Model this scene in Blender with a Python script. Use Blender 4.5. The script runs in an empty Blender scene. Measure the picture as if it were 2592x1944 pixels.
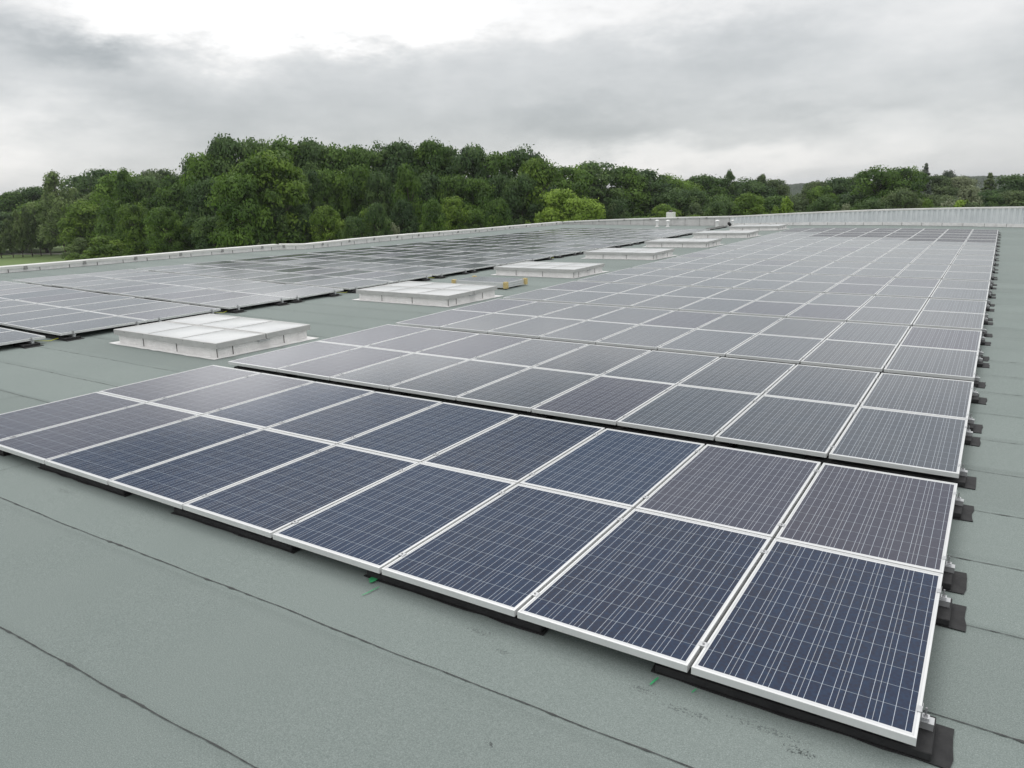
import bpy, bmesh, math, random
import numpy as np
from mathutils import Vector, Matrix
sc = bpy.context.scene
col = sc.collection

# ------------------------------------------------------------------ camera
FP, YAW, PITCH, ROLL = 1922.09, 0.567205, 0.247929, -0.0234956
CAM = np.array([0.04655, -3.233946, 2.297385])
_cy, _sy, _cp, _sp = math.cos(YAW), math.sin(YAW), math.cos(PITCH), math.sin(PITCH)
FW = np.array([-_sy * _cp, _cy * _cp, -_sp])
_r = np.array([_cy, _sy, 0.0]); _u = np.cross(_r, FW)
RT = _r * math.cos(ROLL) + _u * math.sin(ROLL)
UP = -_r * math.sin(ROLL) + _u * math.cos(ROLL)
cd = bpy.data.cameras.new("camera")
cam = bpy.data.objects.new("camera", cd); col.objects.link(cam)
cd.sensor_width = 36.0; cd.lens = FP / 2592 * 36.0; cd.clip_start = 0.05; cd.clip_end = 6000
M = Matrix(((RT[0], UP[0], -FW[0], CAM[0]), (RT[1], UP[1], -FW[1], CAM[1]), (RT[2], UP[2], -FW[2], CAM[2]), (0, 0, 0, 1)))
cam.matrix_world = M
sc.camera = cam

# ------------------------------------------------------------------ exposure
sc.view_settings.view_transform = 'Standard'; sc.view_settings.look = 'None'
sc.view_settings.exposure = 0.12; sc.view_settings.gamma = 1.0
SUN_AZ, SUN_EL = math.radians(-38), math.radians(52)

# ------------------------------------------------------------------ sky (overcast, procedural clouds over a faint Nishita sky)
w = bpy.data.worlds.new("World"); sc.world = w; w.use_nodes = True
nt = w.node_tree; nt.nodes.clear(); N = nt.nodes; L = nt.links
def wn(t, **k):
    n = N.new(t)
    for a, b in k.items(): setattr(n, a, b)
    return n
def wm(op, a, b=None, c=None):
    n = wn('ShaderNodeMath', operation=op)
    for i, x in enumerate((a, b, c)):
        if x is None: continue
        if isinstance(x, (int, float)): n.inputs[i].default_value = x
        else: L.new(x, n.inputs[i])
    return n.outputs[0]
geo = wn('ShaderNodeTexCoord'); gen = geo.outputs['Generated']
sep = wn('ShaderNodeSeparateXYZ'); L.new(gen, sep.inputs[0])
vx, vy, vz = sep.outputs
deg = 180 / math.pi
def wnoise(scale_xyz, sc_, det, rough=0.55, off=(0, 0, 0)):
    mp = wn('ShaderNodeMapping'); L.new(gen, mp.inputs[0]); mp.inputs['Scale'].default_value = scale_xyz; mp.inputs['Location'].default_value = off
    n = wn('ShaderNodeTexNoise'); L.new(mp.outputs[0], n.inputs['Vector'])
    n.inputs['Scale'].default_value = sc_; n.inputs['Detail'].default_value = det; n.inputs['Roughness'].default_value = rough
    return n.outputs['Fac']
n1 = wnoise((1, 1, 2.6), 5.0, 7, .6)
n2 = wnoise((1, 1, 2.6), 7.0, 6, .6, (3.1, 1.7, 5.2))
n3 = wnoise((1, 1, 3.4), 4.2, 8, .60, (4.3, 6.2, 3.7))
n4 = wnoise((1, 1, 2.2), 13.0, 7, .62, (1.9, 8.4, 2.6))
az = wm('ADD', wm('MULTIPLY', wm('ARCTAN2', vx, vy), deg), wm('MULTIPLY', wm('SUBTRACT', n1, .5), 16))
el0 = wm('MULTIPLY', wm('ARCSINE', vz), deg)
el = wm('ADD', el0, wm('MULTIPLY', wm('SUBTRACT', n2, .5), 7.5))
lum = wm('ADD', wm('ADD', wm('MULTIPLY', wm('SUBTRACT', n3, .5), .25), wm('MULTIPLY', wm('SUBTRACT', n4, .5), .17)), .60)
BL = [(-53, 12.6, 8.8, 2.7, 1.15), (-43, 12.2, 6.8, 1.9, .85), (-60, 17.5, 14, 3.2, -.34), (-62, 9.6, 3.0, 1.3, -.20), (-58.8, 8.6, 2.8, .9, -.18),
      (-45.5, 13.6, 5.0, .8, -.30), (-28, 17, 15, 4.0, -.24), (-2, 17, 10, 4.5, .06), (-30, 12.2, 9, 1.5, .20), (-10, 7.2, 8, 1.8, .06), (-47, 5.0, 13, 1.8, -.04), (-17, 7.9, 7, 1.2, -.07), (-27, 4.4, 9, 1.4, -.09),
      (-19, 1.5, 16, 1.5, .24), (-68, 3.2, 8, 3.0, .30), (-3, 10.5, 8, 2.6, .18), (-5, 3.4, 8, 1.8, .14), (-40, 2.5, 6, 1.5, .0),
      (-34, 9.0, 12, 2.0, .02), (-22, 12.0, 14, 1.6, .20), (-12, 5.4, 6, .7, -.05), (-56, 6.0, 6, 1.2, -.05)]
for a, e, ra, re, amp in BL:
    if amp == 0: continue
    dx = wm('MULTIPLY', wm('SUBTRACT', az, a), 1 / ra); dy = wm('MULTIPLY', wm('SUBTRACT', el, e), 1 / re)
    q = wm('ADD', wm('MULTIPLY', dx, dx), wm('MULTIPLY', dy, dy))
    g = wm('POWER', 2.71828, wm('MULTIPLY', q, -1))
    lum = wm('ADD', lum, wm('MULTIPLY', g, amp))
mr = wn('ShaderNodeMapRange'); mr.interpolation_type = 'SMOOTHSTEP'
L.new(el0, mr.inputs[0]); mr.inputs[1].default_value = 13; mr.inputs[2].default_value = 55; mr.inputs[3].default_value = 0; mr.inputs[4].default_value = .80
lum = wm('ADD', lum, mr.outputs[0])
mb_ = wn('ShaderNodeMapRange'); mb_.interpolation_type = 'SMOOTHSTEP'      # added brightness in the unseen sky behind the camera, lifts surfaces facing it
L.new(wm('ADD', wm('MULTIPLY', vy, -1), wm('MULTIPLY', vx, .35)), mb_.inputs[0]); mb_.inputs[1].default_value = -.25; mb_.inputs[2].default_value = .8; mb_.inputs[3].default_value = 0; mb_.inputs[4].default_value = .16
lum = wm('ADD', lum, mb_.outputs[0])
lum = wm('MAXIMUM', lum, .2)
cr = wn('ShaderNodeValToRGB'); L.new(lum, cr.inputs[0])
cr.color_ramp.elements[0].position = .25; cr.color_ramp.elements[0].color = (.86, .95, 1.0, 1)
cr.color_ramp.elements[1].position = .85; cr.color_ramp.elements[1].color = (1, .995, .985, 1)
e_ = cr.color_ramp.elements.new(.55); e_.color = (.95, .985, 1.0, 1)
vm = wn('ShaderNodeVectorMath', operation='SCALE'); L.new(cr.outputs[0], vm.inputs[0]); L.new(lum, vm.inputs['Scale'])
bgc = wn('ShaderNodeBackground'); L.new(vm.outputs[0], bgc.inputs[0]); bgc.inputs[1].default_value = 1.0
sky = wn('ShaderNodeTexSky'); sky.sky_type = 'NISHITA'; sky.sun_disc = False
sky.sun_elevation = SUN_EL; sky.sun_rotation = SUN_AZ
bgs = wn('ShaderNodeBackground'); L.new(sky.outputs[0], bgs.inputs[0]); bgs.inputs[1].default_value = .1
mx = wn('ShaderNodeMixShader'); mx.inputs[0].default_value = .93
L.new(bgs.outputs[0], mx.inputs[1]); L.new(bgc.outputs[0], mx.inputs[2])
wo = wn('ShaderNodeOutputWorld'); L.new(mx.outputs[0], wo.inputs[0])

# ------------------------------------------------------------------ sun (veiled by cloud)
sd = bpy.data.lights.new("sun", 'SUN'); sd.energy = .6; sd.angle = math.radians(28); sd.color = (1, .98, .94)
so = bpy.data.objects.new("sun", sd); col.objects.link(so)
sv = Vector((math.sin(SUN_AZ) * math.cos(SUN_EL), math.cos(SUN_AZ) * math.cos(SUN_EL), math.sin(SUN_EL)))
so.rotation_euler = sv.to_track_quat('Z', 'Y').to_euler(); so.location = (0, 0, 40)

# ------------------------------------------------------------------ helpers
def SZ(X, Y):
    """height of the gently sagging roof relative to its level at the near corner"""
    y = min(max(Y, -5), 39.5); x = min(max(X, -14), 1) / 10; y /= 10
    z = .04925 * x * x - .02483 * x * y + .00488 * y * y - .05233 * x * x * y - .00543 * x * y * y
    X = max(X, -27)
    if X < -13.7: z += (-13.7 - X) / 10 * max(.04, (.235 - .007 * max(y * 10 - 8, 0)))
    return z
RZ = -.13
def RF(X, Y): return SZ(X, Y) + RZ
def dirv(u, v): return FW + (u - 1296) / FP * RT - (v - 972) / FP * UP
def proj(P):
    d = np.array(P) - CAM; z = d @ FW
    if z < .05: return None
    return (1296 + FP * (d @ RT) / z, 972 - FP * (d @ UP) / z)
def tag(o, label=None, cat=None, group=None, kind=None):
    for k, v in (('label', label), ('category', cat), ('group', group), ('kind', kind)):
        if v: o[k] = v
    return o
def empty(name, loc=(0, 0, 0)):
    o = bpy.data.objects.new(name, None); col.objects.link(o); o.location = loc; o.empty_display_size = .2
    return o
class MB:
    def __init__(s): s.v = []; s.f = []; s.m = []
    def add(s, vs, fs, m=0):
        b = len(s.v); s.v += [tuple(x) for x in vs]; s.f += [tuple(i + b for i in f) for f in fs]; s.m += [m] * len(fs)
    def box(s, x0, x1, y0, y1, z0, z1, m=0):
        s.add([(x0, y0, z0), (x1, y0, z0), (x1, y1, z0), (x0, y1, z0), (x0, y0, z1), (x1, y0, z1), (x1, y1, z1), (x0, y1, z1)],
              [(0, 3, 2, 1), (4, 5, 6, 7), (0, 1, 5, 4), (1, 2, 6, 5), (2, 3, 7, 6), (3, 0, 4, 7)], m)
    def cyl(s, c, r, h, n=12, r2=None, m=0):
        r2 = r if r2 is None else r2
        a = [(c[0] + r * math.cos(2 * math.pi * i / n), c[1] + r * math.sin(2 * math.pi * i / n), c[2]) for i in range(n)]
        b = [(c[0] + r2 * math.cos(2 * math.pi * i / n), c[1] + r2 * math.sin(2 * math.pi * i / n), c[2] + h) for i in range(n)]
        s.add(a + b, [(i, (i + 1) % n, n + (i + 1) % n, n + i) for i in range(n)] + [tuple(range(n))[::-1], tuple(range(n, 2 * n))], m)
    def tube(s, pts, rad, n=6, m=0):
        rad = rad if hasattr(rad, '__len__') else [rad] * len(pts)
        vs = []
        for i, p in enumerate(pts):
            p = Vector(p); t = (Vector(pts[min(i + 1, len(pts) - 1)]) - Vector(pts[max(i - 1, 0)])).normalized()
            a = t.cross(Vector((0, 0, 1)));  a = Vector((1, 0, 0)) if a.length < .05 else a.normalized(); b = t.cross(a)
            vs += [p + rad[i] * (math.cos(2 * math.pi * k / n) * a + math.sin(2 * math.pi * k / n) * b) for k in range(n)]
        fs = [(i * n + k, i * n + (k + 1) % n, (i + 1) * n + (k + 1) % n, (i + 1) * n + k) for i in range(len(pts) - 1) for k in range(n)]
        s.add(vs, fs + [tuple(range(n))[::-1], tuple(range((len(pts) - 1) * n, len(pts) * n))], m)
    def mesh(s, name, mats, smooth=False):
        me = bpy.data.meshes.new(name); me.from_pydata(s.v, [], s.f)
        for m in (mats if isinstance(mats, (list, tuple)) else [mats]): me.materials.append(m)
        if any(s.m): me.polygons.foreach_set('material_index', s.m)
        if smooth: me.polygons.foreach_set('use_smooth', [True] * len(s.f))
        me.update(); return me
    def build(s, name, mats, parent=None, loc=None, smooth=False, bevel=0):
        if loc is not None: s.v = [(x - loc[0], y - loc[1], z - loc[2]) for x, y, z in s.v]
        me = s.mesh(name, mats, smooth)
        bm = bmesh.new(); bm.from_mesh(me); bmesh.ops.recalc_face_normals(bm, faces=bm.faces[:])
        if bevel: bmesh.ops.bevel(bm, geom=bm.edges[:], offset=bevel, segments=1, affect='EDGES')
        bm.to_mesh(me); bm.free()
        o = bpy.data.objects.new(name, me); col.objects.link(o)
        if loc is not None and parent is None: o.location = loc
        if parent is not None: o.parent = parent
        return o
def link(me, name, parent=None):
    o = bpy.data.objects.new(name, me); col.objects.link(o)
    if parent is not None: o.parent = parent
    return o
def copy_tree(o, parent=None):
    c = o.copy(); col.objects.link(c); c.parent = parent
    for ch in [x for x in bpy.data.objects if x.parent == o]: copy_tree(ch, c)
    return c

# ------------------------------------------------------------------ materials
def mat(name, base=(.5, .5, .5), rough=.6, metal=0, ior=1.5):
    m = bpy.data.materials.new(name); m.use_nodes = True; t = m.node_tree; b = t.nodes['Principled BSDF']
    b.inputs['Base Color'].default_value = (*base, 1); b.inputs['Roughness'].default_value = rough
    b.inputs['Metallic'].default_value = metal; b.inputs['IOR'].default_value = ior
    return m, t, b
class G:
    def __init__(s, t): s.t = t
    def n(s, ty, **k):
        n = s.t.nodes.new(ty)
        for a, b in k.items(): setattr(n, a, b)
        return n
    def l(s, a, b): s.t.links.new(a, b)
    def setin(s, i, x):
        if isinstance(x, (int, float)): i.default_value = x
        elif isinstance(x, tuple): i.default_value = x
        else: s.l(x, i)
    def m(s, op, a, b=None, c=None, clamp=False):
        n = s.n('ShaderNodeMath', operation=op, use_clamp=clamp)
        for i, x in enumerate((a, b, c)):
            if x is not None: s.setin(n.inputs[i], x)
        return n.outputs[0]
    def noise(s, vec, scale, det=4, rough=.5, out='Fac', dim='3D'):
        n = s.n('ShaderNodeTexNoise', noise_dimensions=dim)
        if vec is not None: s.l(vec, n.inputs['Vector'])
        n.inputs['Scale'].default_value = scale; n.inputs['Detail'].default_value = det; n.inputs['Roughness'].default_value = rough
        return n.outputs[out]
    def ramp(s, x, els, interp='LINEAR'):
        n = s.n('ShaderNodeValToRGB'); s.l(x, n.inputs[0]); r = n.color_ramp; r.interpolation = interp
        while len(r.elements) > 1: r.elements.remove(r.elements[-1])
        r.elements[0].position = els[0][0]; r.elements[0].color = (*els[0][1], 1)
        for p_, c_ in els[1:]: r.elements.new(p_).color = (*c_, 1)
        return n.outputs[0]
    def mix(s, f, a, b, bt='MIX'):
        n = s.n('ShaderNodeMix', data_type='RGBA', blend_type=bt)
        s.setin(n.inputs[0], f)
        for i, x in ((6, a), (7, b)):
            if isinstance(x, tuple): n.inputs[i].default_value = (*x[:3], 1)
            else: s.l(x, n.inputs[i])
        return n.outputs[2]
    def bump(s, h, strength, dist, b):
        n = s.n('ShaderNodeBump'); n.inputs['Strength'].default_value = strength; n.inputs['Distance'].default_value = dist
        s.l(h, n.inputs['Height']); s.l(n.outputs[0], b.inputs['Normal'])

# roof membrane: green-grey slate granules, welded sheets about 0.95 m wide
SEAMS = [-3.4, -2.45, -1.5, -.52, .38, 1.31, 2.2, 3.13, 4.08, 5.05, 6.05, 7.05, 8.0]
while SEAMS[-1] < 46: SEAMS.append(SEAMS[-1] + .97)
def roof_material():
    m, t, b = mat('roof_membrane', rough=.85); g = G(t)
    tc = g.n('ShaderNodeTexCoord').outputs['Object']
    big = g.noise(tc, .35, 5, .55); mid = g.noise(tc, 2.2, 6, .6); gr = g.noise(tc, 160, 2, .6); gr2 = g.noise(tc, 420, 1, .5)
    sp = g.n('ShaderNodeSeparateXYZ'); g.l(tc, sp.inputs[0]); x, y, z = sp.outputs
    # one tone per sheet
    yy = g.m('FLOOR', g.m('DIVIDE', g.m('ADD', y, .55), .957))
    wn_ = g.n('ShaderNodeTexWhiteNoise', noise_dimensions='1D'); g.l(yy, wn_.inputs['W'])
    c = g.ramp(big, [(.3, (.150, .184, .174)), (.7, (.194, .226, .215))])
    c = g.mix(g.m('MULTIPLY', g.m('SUBTRACT', mid, .35, clamp=True), .7), c, (.165, .198, .186))
    c = g.mix(.42, c, g.ramp(gr, [(.3, (.095, .12, .112)), (.52, (.20, .235, .222)), (.72, (.34, .385, .37))]), 'MIX')
    c = g.mix(g.m('MULTIPLY', g.m('GREATER_THAN', gr2, .70), .6), c, (.55, .58, .56))
    v = g.n('ShaderNodeCombineXYZ'); tone = g.m('ADD', g.m('MULTIPLY', wn_.outputs[0], .12), .94)
    for i in range(3): g.l(tone, v.inputs[i])
    c = g.mix(1.0, c, v.outputs[0], 'MULTIPLY')
    # scuffs and old water marks
    sc1 = g.noise(tc, 9, 8, .75); sc2 = g.noise(tc, 1.1, 2, .5)
    scf = g.m('MULTIPLY', g.m('GREATER_THAN', sc1, .66), g.m('GREATER_THAN', sc2, .60))
    c = g.mix(g.m('MULTIPLY', scf, .45), c, (.06, .07, .068))
    # bitumen bleed beside the seams
    sy_ = g.m('FRACT', g.m('DIVIDE', g.m('ADD', y, 1.5), .945)); sd_ = g.m('MINIMUM', sy_, g.m('SUBTRACT', 1, sy_))
    bl = g.m('MULTIPLY', g.m('SUBTRACT', 1, g.m('MULTIPLY', sd_, 14), clamp=True), g.noise(tc, 6, 5, .7))
    c = g.mix(g.m('MULTIPLY', bl, .30), c, (.08, .10, .092))
    # dark bitumen smears with their own places
    for cx, cy, rx, ry, a in ((-.44, -.17, .09, .045, .9), (-.60, -.10, .25, .035, .5), (-.95, -.17, .16, .035, .55), (-1.2, -.12, .10, .03, .5), (-2.2, -.10, .12, .04, .45), (-1.98, -.20, .08, .03, .45),
                              (-1.65, -.83, .03, .015, .8), (-6.5, -.15, .16, .04, .4), (-9.0, 2.6, .2, .05, .3), (1.2, 5.5, .3, .2, .25), (-2.3, -.99, .02, .01, .8)):
        ddx = g.m('DIVIDE', g.m('SUBTRACT', x, cx), rx); ddy = g.m('DIVIDE', g.m('SUBTRACT', y, cy), ry)
        rr = g.m('ADD', g.m('MULTIPLY', ddx, ddx), g.m('MULTIPLY', ddy, ddy))
        sp_ = g.noise(tc, 75, 4, .8)
        f = g.m('MULTIPLY', g.m('GREATER_THAN', g.m('SUBTRACT', sp_, g.m('MULTIPLY', rr, .14)), .50), a)
        c = g.mix(f, c, (.035, .04, .04))
    b.inputs['Roughness'].default_value = .8
    b.inputs['Specular IOR Level'].default_value = .35
    g.l(c, b.inputs['Base Color'])
    h = g.m('ADD', g.m('MULTIPLY', gr, .4), g.m('MULTIPLY', mid, 1.5)); g.bump(h, .35, .004, b)
    return m
def simple_noise_mat(name, c0, c1, scale, rough=.6, metal=0, bump=.0, bscale=None, spec=.5, bd=.005):
    m, t, b = mat(name, rough=rough, metal=metal); g = G(t)
    tc = g.n('ShaderNodeTexCoord').outputs['Object']
    n = g.noise(tc, scale, 6, .6); g.l(g.ramp(n, [(.3, c0), (.7, c1)]), b.inputs['Base Color'])
    b.inputs['Specular IOR Level'].default_value = spec
    if bump: g.bump(g.noise(tc, bscale or scale * 3, 4, .6), bump, bd, b)
    return m
M_ROOF = roof_material()
M_SEAM = simple_noise_mat('bitumen_seam', (.018, .02, .02), (.055, .06, .058), 30, .7)
M_FRAME = simple_noise_mat('anodised_frame', (.68, .69, .69), (.76, .77, .77), 3, .32, .35)
M_BACK = simple_noise_mat('panel_backsheet', (.55, .55, .56), (.6, .6, .6), 3, .6)
M_RAIL = simple_noise_mat('mill_aluminium', (.50, .51, .52), (.66, .67, .68), 8, .32, .7)
M_BOLT = simple_noise_mat('steel_bolt', (.28, .28, .29), (.42, .42, .43), 20, .35, .8)
M_PAD = simple_noise_mat('black_rubber', (.008, .008, .009), (.022, .022, .023), 14, .75, 0, .5, 90)
M_MEMW = simple_noise_mat('aluminised_flashing', (.70, .69, .68), (.88, .87, .86), 5, .36, .15, .8, 9, .5, .03)
M_MEMG = simple_noise_mat('grey_flashing', (.52, .515, .505), (.68, .67, .66), 3, .6, 0, .4, 6, .4, .02)
M_CAP = simple_noise_mat('pale_coping_sheet', (.60, .60, .575), (.74, .735, .71), 1.5, .45, .1)
M_LIDF = simple_noise_mat('skylight_frame_alloy', (.44, .44, .43), (.54, .54, .53), 5, .4, .2)
M_OPAL = simple_noise_mat('opal_glazing', (.46, .475, .485), (.62, .63, .63), .9, .22, 0)
M_CORR = simple_noise_mat('corrugated_steel', (.62, .65, .665), (.74, .765, .775), 1.5, .45, .1)
M_DARK = simple_noise_mat('dark_joint', (.05, .05, .05), (.12, .115, .11), 12, .8)
M_CLIP = simple_noise_mat('weathered_clip', (.22, .22, .215), (.34, .34, .33), 12, .6)
M_CARD = simple_noise_mat('tan_cardboard', (.48, .37, .15), (.62, .50, .24), 14, .8)
M_WHITE = simple_noise_mat('white_paint', (.72, .72, .71), (.82, .82, .81), 5, .5)
M_YEL = simple_noise_mat('yellow_green_cable', (.40, .42, .04), (.55, .55, .06), 20, .5)
M_GREEN = simple_noise_mat('green_spray_paint', (.02, .26, .09), (.05, .38, .15), 40, .7)
M_WALLB = simple_noise_mat('building_cladding', (.45, .46, .46), (.55, .56, .56), 1, .5)

def glass_material(name, ior, cellA, cellB, hue, rough, dust):
    m, t, b = mat(name, rough=rough, ior=ior); g = G(t)
    uv = g.n('ShaderNodeUVMap').outputs[0]; sp = g.n('ShaderNodeSeparateXYZ'); g.l(uv, sp.inputs[0]); x, y, _ = sp.outputs
    oi = g.n('ShaderNodeObjectInfo').outputs['Random']
    CX, CY = .1585, .1585
    ax = g.m('DIVIDE', x, CX); ay = g.m('DIVIDE', y, CY)           # x spans 6 cells (-3..3), y 10 cells (-5..5)
    fx = g.m('FRACT', g.m('ADD', ax, 10)); fy = g.m('FRACT', g.m('ADD', ay, 10))
    ix = g.m('FLOOR', ax); iy = g.m('FLOOR', ay)
    def edge(f, wd): return g.m('GREATER_THAN', g.m('ABSOLUTE', g.m('SUBTRACT', f, .5)), .5 - wd)
    gapx = edge(fx, .0075); gapy = edge(fy, .0085)
    def bar(pos, wd): return g.m('LESS_THAN', g.m('ABSOLUTE', g.m('SUBTRACT', fx, pos)), wd)
    bars = g.m('MAXIMUM', bar(1 / 6, .0065), g.m('MAXIMUM', bar(.5, .0065), bar(5 / 6, .0065)))
    inside = g.m('MULTIPLY', g.m('LESS_THAN', g.m('ABSOLUTE', x), 3 * CX - .0012), g.m('LESS_THAN', g.m('ABSOLUTE', y), 5 * CY - .0012))
    cv = g.n('ShaderNodeCombineXYZ'); g.l(ix, cv.inputs[0]); g.l(iy, cv.inputs[1]); g.l(g.m('MULTIPLY', oi, 37), cv.inputs[2])
    wnn = g.n('ShaderNodeTexWhiteNoise', noise_dimensions='3D'); g.l(cv.outputs[0], wnn.inputs['Vector'])
    pw = g.n('ShaderNodeTexWhiteNoise', noise_dimensions='1D'); g.l(g.m('MULTIPLY', oi, 517.3), pw.inputs['W'])
    cl = g.mix(g.m('ADD', g.m('MULTIPLY', wnn.outputs['Value'], .45), g.m('MULTIPLY', pw.outputs['Value'], .55)), cellA, cellB)
    v2 = g.n('ShaderNodeVectorMath', operation='ADD'); g.l(uv, v2.inputs[0])
    cc = g.n('ShaderNodeCombineXYZ'); g.l(g.m('MULTIPLY', oi, 91), cc.inputs[2]); g.l(cc.outputs[0], v2.inputs[1])
    vo = g.n('ShaderNodeTexVoronoi'); g.l(v2.outputs[0], vo.inputs['Vector']); vo.inputs['Scale'].default_value = 48
    cl = g.mix(g.m('MULTIPLY', vo.outputs['Distance'], .75), cl, hue)
    cl = g.mix(g.m('MULTIPLY', g.m('POWER', oi, 2.0), .55), cl, hue)
    silver = (.66, .72, .80)
    cl = g.mix(g.m('MULTIPLY', bars, .72), cl, silver)
    cl = g.mix(g.m('MULTIPLY', gapy, .5), cl, (.50, .57, .62))
    cl = g.mix(g.m('MULTIPLY', gapx, .6), cl, (.55, .58, .62))
    cl = g.mix(inside, (.62, .63, .64), cl)
    du = g.noise(v2.outputs[0], 1.6, 5, .6)
    cl = g.mix(g.m('MULTIPLY', du, dust), cl, (.36, .36, .35))
    g.l(cl, b.inputs['Base Color'])
    g.l(g.m('ADD', g.m('MULTIPLY', du, .02), rough - .01), b.inputs['Roughness'])
    return m
M_GA = glass_material('solar_glass_dark', 1.30, (.004, .013, .046), (.014, .012, .022), (.010, .034, .082), .10, .03)
M_GB = glass_material('solar_glass_plain', 1.56, (.012, .021, .040), (.026, .025, .030), (.026, .042, .066), .12, .08)
M_GC = glass_material('solar_glass_greyer', 1.38, (.016, .021, .050), (.026, .023, .042), (.040, .044, .072), .14, .07)
M_GREFL = glass_material('solar_glass_dark_reflection', 1.36, (.040, .045, .058), (.050, .050, .058), (.065, .068, .080), .48, .15)  # dull, rough glass: dark reflection of the far rows put into the material

# ------------------------------------------------------------------ setting: roof, ground, path, hills
def grid(name, x0, x1, y0, y1, nx, ny, zf, m):
    xs = np.linspace(x0, x1, nx + 1); ys = np.linspace(y0, y1, ny + 1)
    vs = [(x, y, zf(x, y)) for y in ys for x in xs]
    fs = [(j * (nx + 1) + i, j * (nx + 1) + i + 1, (j + 1) * (nx + 1) + i + 1, (j + 1) * (nx + 1) + i) for j in range(ny) for i in range(nx)]
    b = MB(); b.add(vs, fs); return b
RX0, RX1, RY0, RY1 = -27.6, 9.0, -7.0, 47.0
b = grid('flat_roof', RX0, RX1, RY0, RY1, 72, 106, RF, M_ROOF)
fl = b.build('flat_roof', M_ROOF, smooth=True); tag(fl, kind='structure', label='green-grey membrane flat roof with welded seams under the arrays', cat='roof')
b = MB(); b.box(RX0, RX1, RY0, RY1, -7.2, -.55); o = b.build('building_walls', M_WALLB); tag(o, kind='structure')

random.seed(4)
b = MB()
def seam_line(p0, p1, wd, n, wob):
    vs = []; rs = random.Random(int(p0[1] * 100) + 7)
    ph = [rs.uniform(0, 6.28) for _ in range(6)]
    for i in range(n + 1):
        t = i / n; x = p0[0] + (p1[0] - p0[0]) * t; y = p0[1] + (p1[1] - p0[1]) * t
        off = wob * (math.sin(x * 1.7 + ph[0]) + .6 * math.sin(x * 4.1 + ph[1]) + .35 * math.sin(x * 11 + ph[2]))
        ww = wd * (.55 + .5 * rs.random() ** 2 + (1.5 * rs.random() if rs.random() < .12 else 0))
        d = Vector((p1[0] - p0[0], p1[1] - p0[1])).normalized(); nx_, ny_ = -d.y, d.x
        for s_, k in ((1, .5), (-1, .5 + rs.random() * .5)):
            px, py = x + nx_ * (off + s_ * ww * k), y + ny_ * (off + s_ * ww * k)
            vs.append((px, py, RF(px, py) + .004))
    b.add(vs, [(2 * i, 2 * i + 1, 2 * i + 3, 2 * i + 2) for i in range(n)])
for y in SEAMS:
    near = y < 9
    seam_line((RX0 + 1.2, y), (RX1, y + .02), .0072 if y < 1 else (.0055 if near else .005), 900 if near else 200, .006)
for x, y0, y1 in ((-7.55, -.52, .38), (-10.3, .38, 1.31), (2.4, 3.13, 4.08), (1.9, 10, 11), (-10.9, 7.05, 8.0), (-4.9, -2.45, -1.5), (1.62, 14, 46)):
    seam_line((x, y0), (x + .03, y1), .003, 60, .004)
o = b.build('bitumen_seams', M_SEAM); tag(o, kind='structure')

def ground_material():
    m, t, bb = mat('meadow_grass', rough=.95); g = G(t); tc = g.n('ShaderNodeTexCoord').outputs['Object']
    c = g.ramp(g.noise(tc, .05, 6, .6), [(.3, (.10, .165, .045)), (.7, (.15, .22, .065))])
    c = g.mix(g.m('MULTIPLY', g.noise(tc, 1.5, 5, .7), .5), c, (.09, .13, .035))
    g.l(c, bb.inputs['Base Color']); return m
M_GRASS = ground_material()
GZ = -7.2
b = MB(); b.add([(-3500, -1500, GZ), (3500, -1500, GZ), (3500, 4500, GZ), (-3500, 4500, GZ)], [(0, 1, 2, 3)])
tag(b.build('ground', M_GRASS), kind='structure')
def atground(u, v, z=GZ):
    d = dirv(u, v); t = (z - CAM[2]) / d[2]; return CAM + t * d
def atdist(u, D, z=GZ):
    d = dirv(u, 480.0); h = math.hypot(d[0], d[1]); return (CAM[0] + d[0] / h * D, CAM[1] + d[1] / h * D, z)
def zat(u, v, D):
    d = dirv(u, v); return CAM[2] + d[2] / math.hypot(d[0], d[1]) * D
M_PATH = simple_noise_mat('pale_gravel', (.32, .31, .28), (.42, .41, .37), .6, .9)
pa = [atground(-700, 668), atground(-200, 652), atground(0, 644), atground(60, 643), atground(130, 643), atground(300, 640)]
b = MB(); vs = []
for i, q in enumerate(pa):
    d = Vector(pa[min(i + 1, 5)][:2]) - Vector(pa[max(i - 1, 0)][:2]); d.normalize()
    vs += [(q[0] - d.y * 1.3, q[1] + d.x * 1.3, GZ + .03), (q[0] + d.y * 1.3, q[1] - d.x * 1.3, GZ + .03)]
b.add(vs, [(2 * i, 2 * i + 1, 2 * i + 3, 2 * i + 2) for i in range(5)]); tag(b.build('path', M_PATH), kind='structure')

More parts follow.
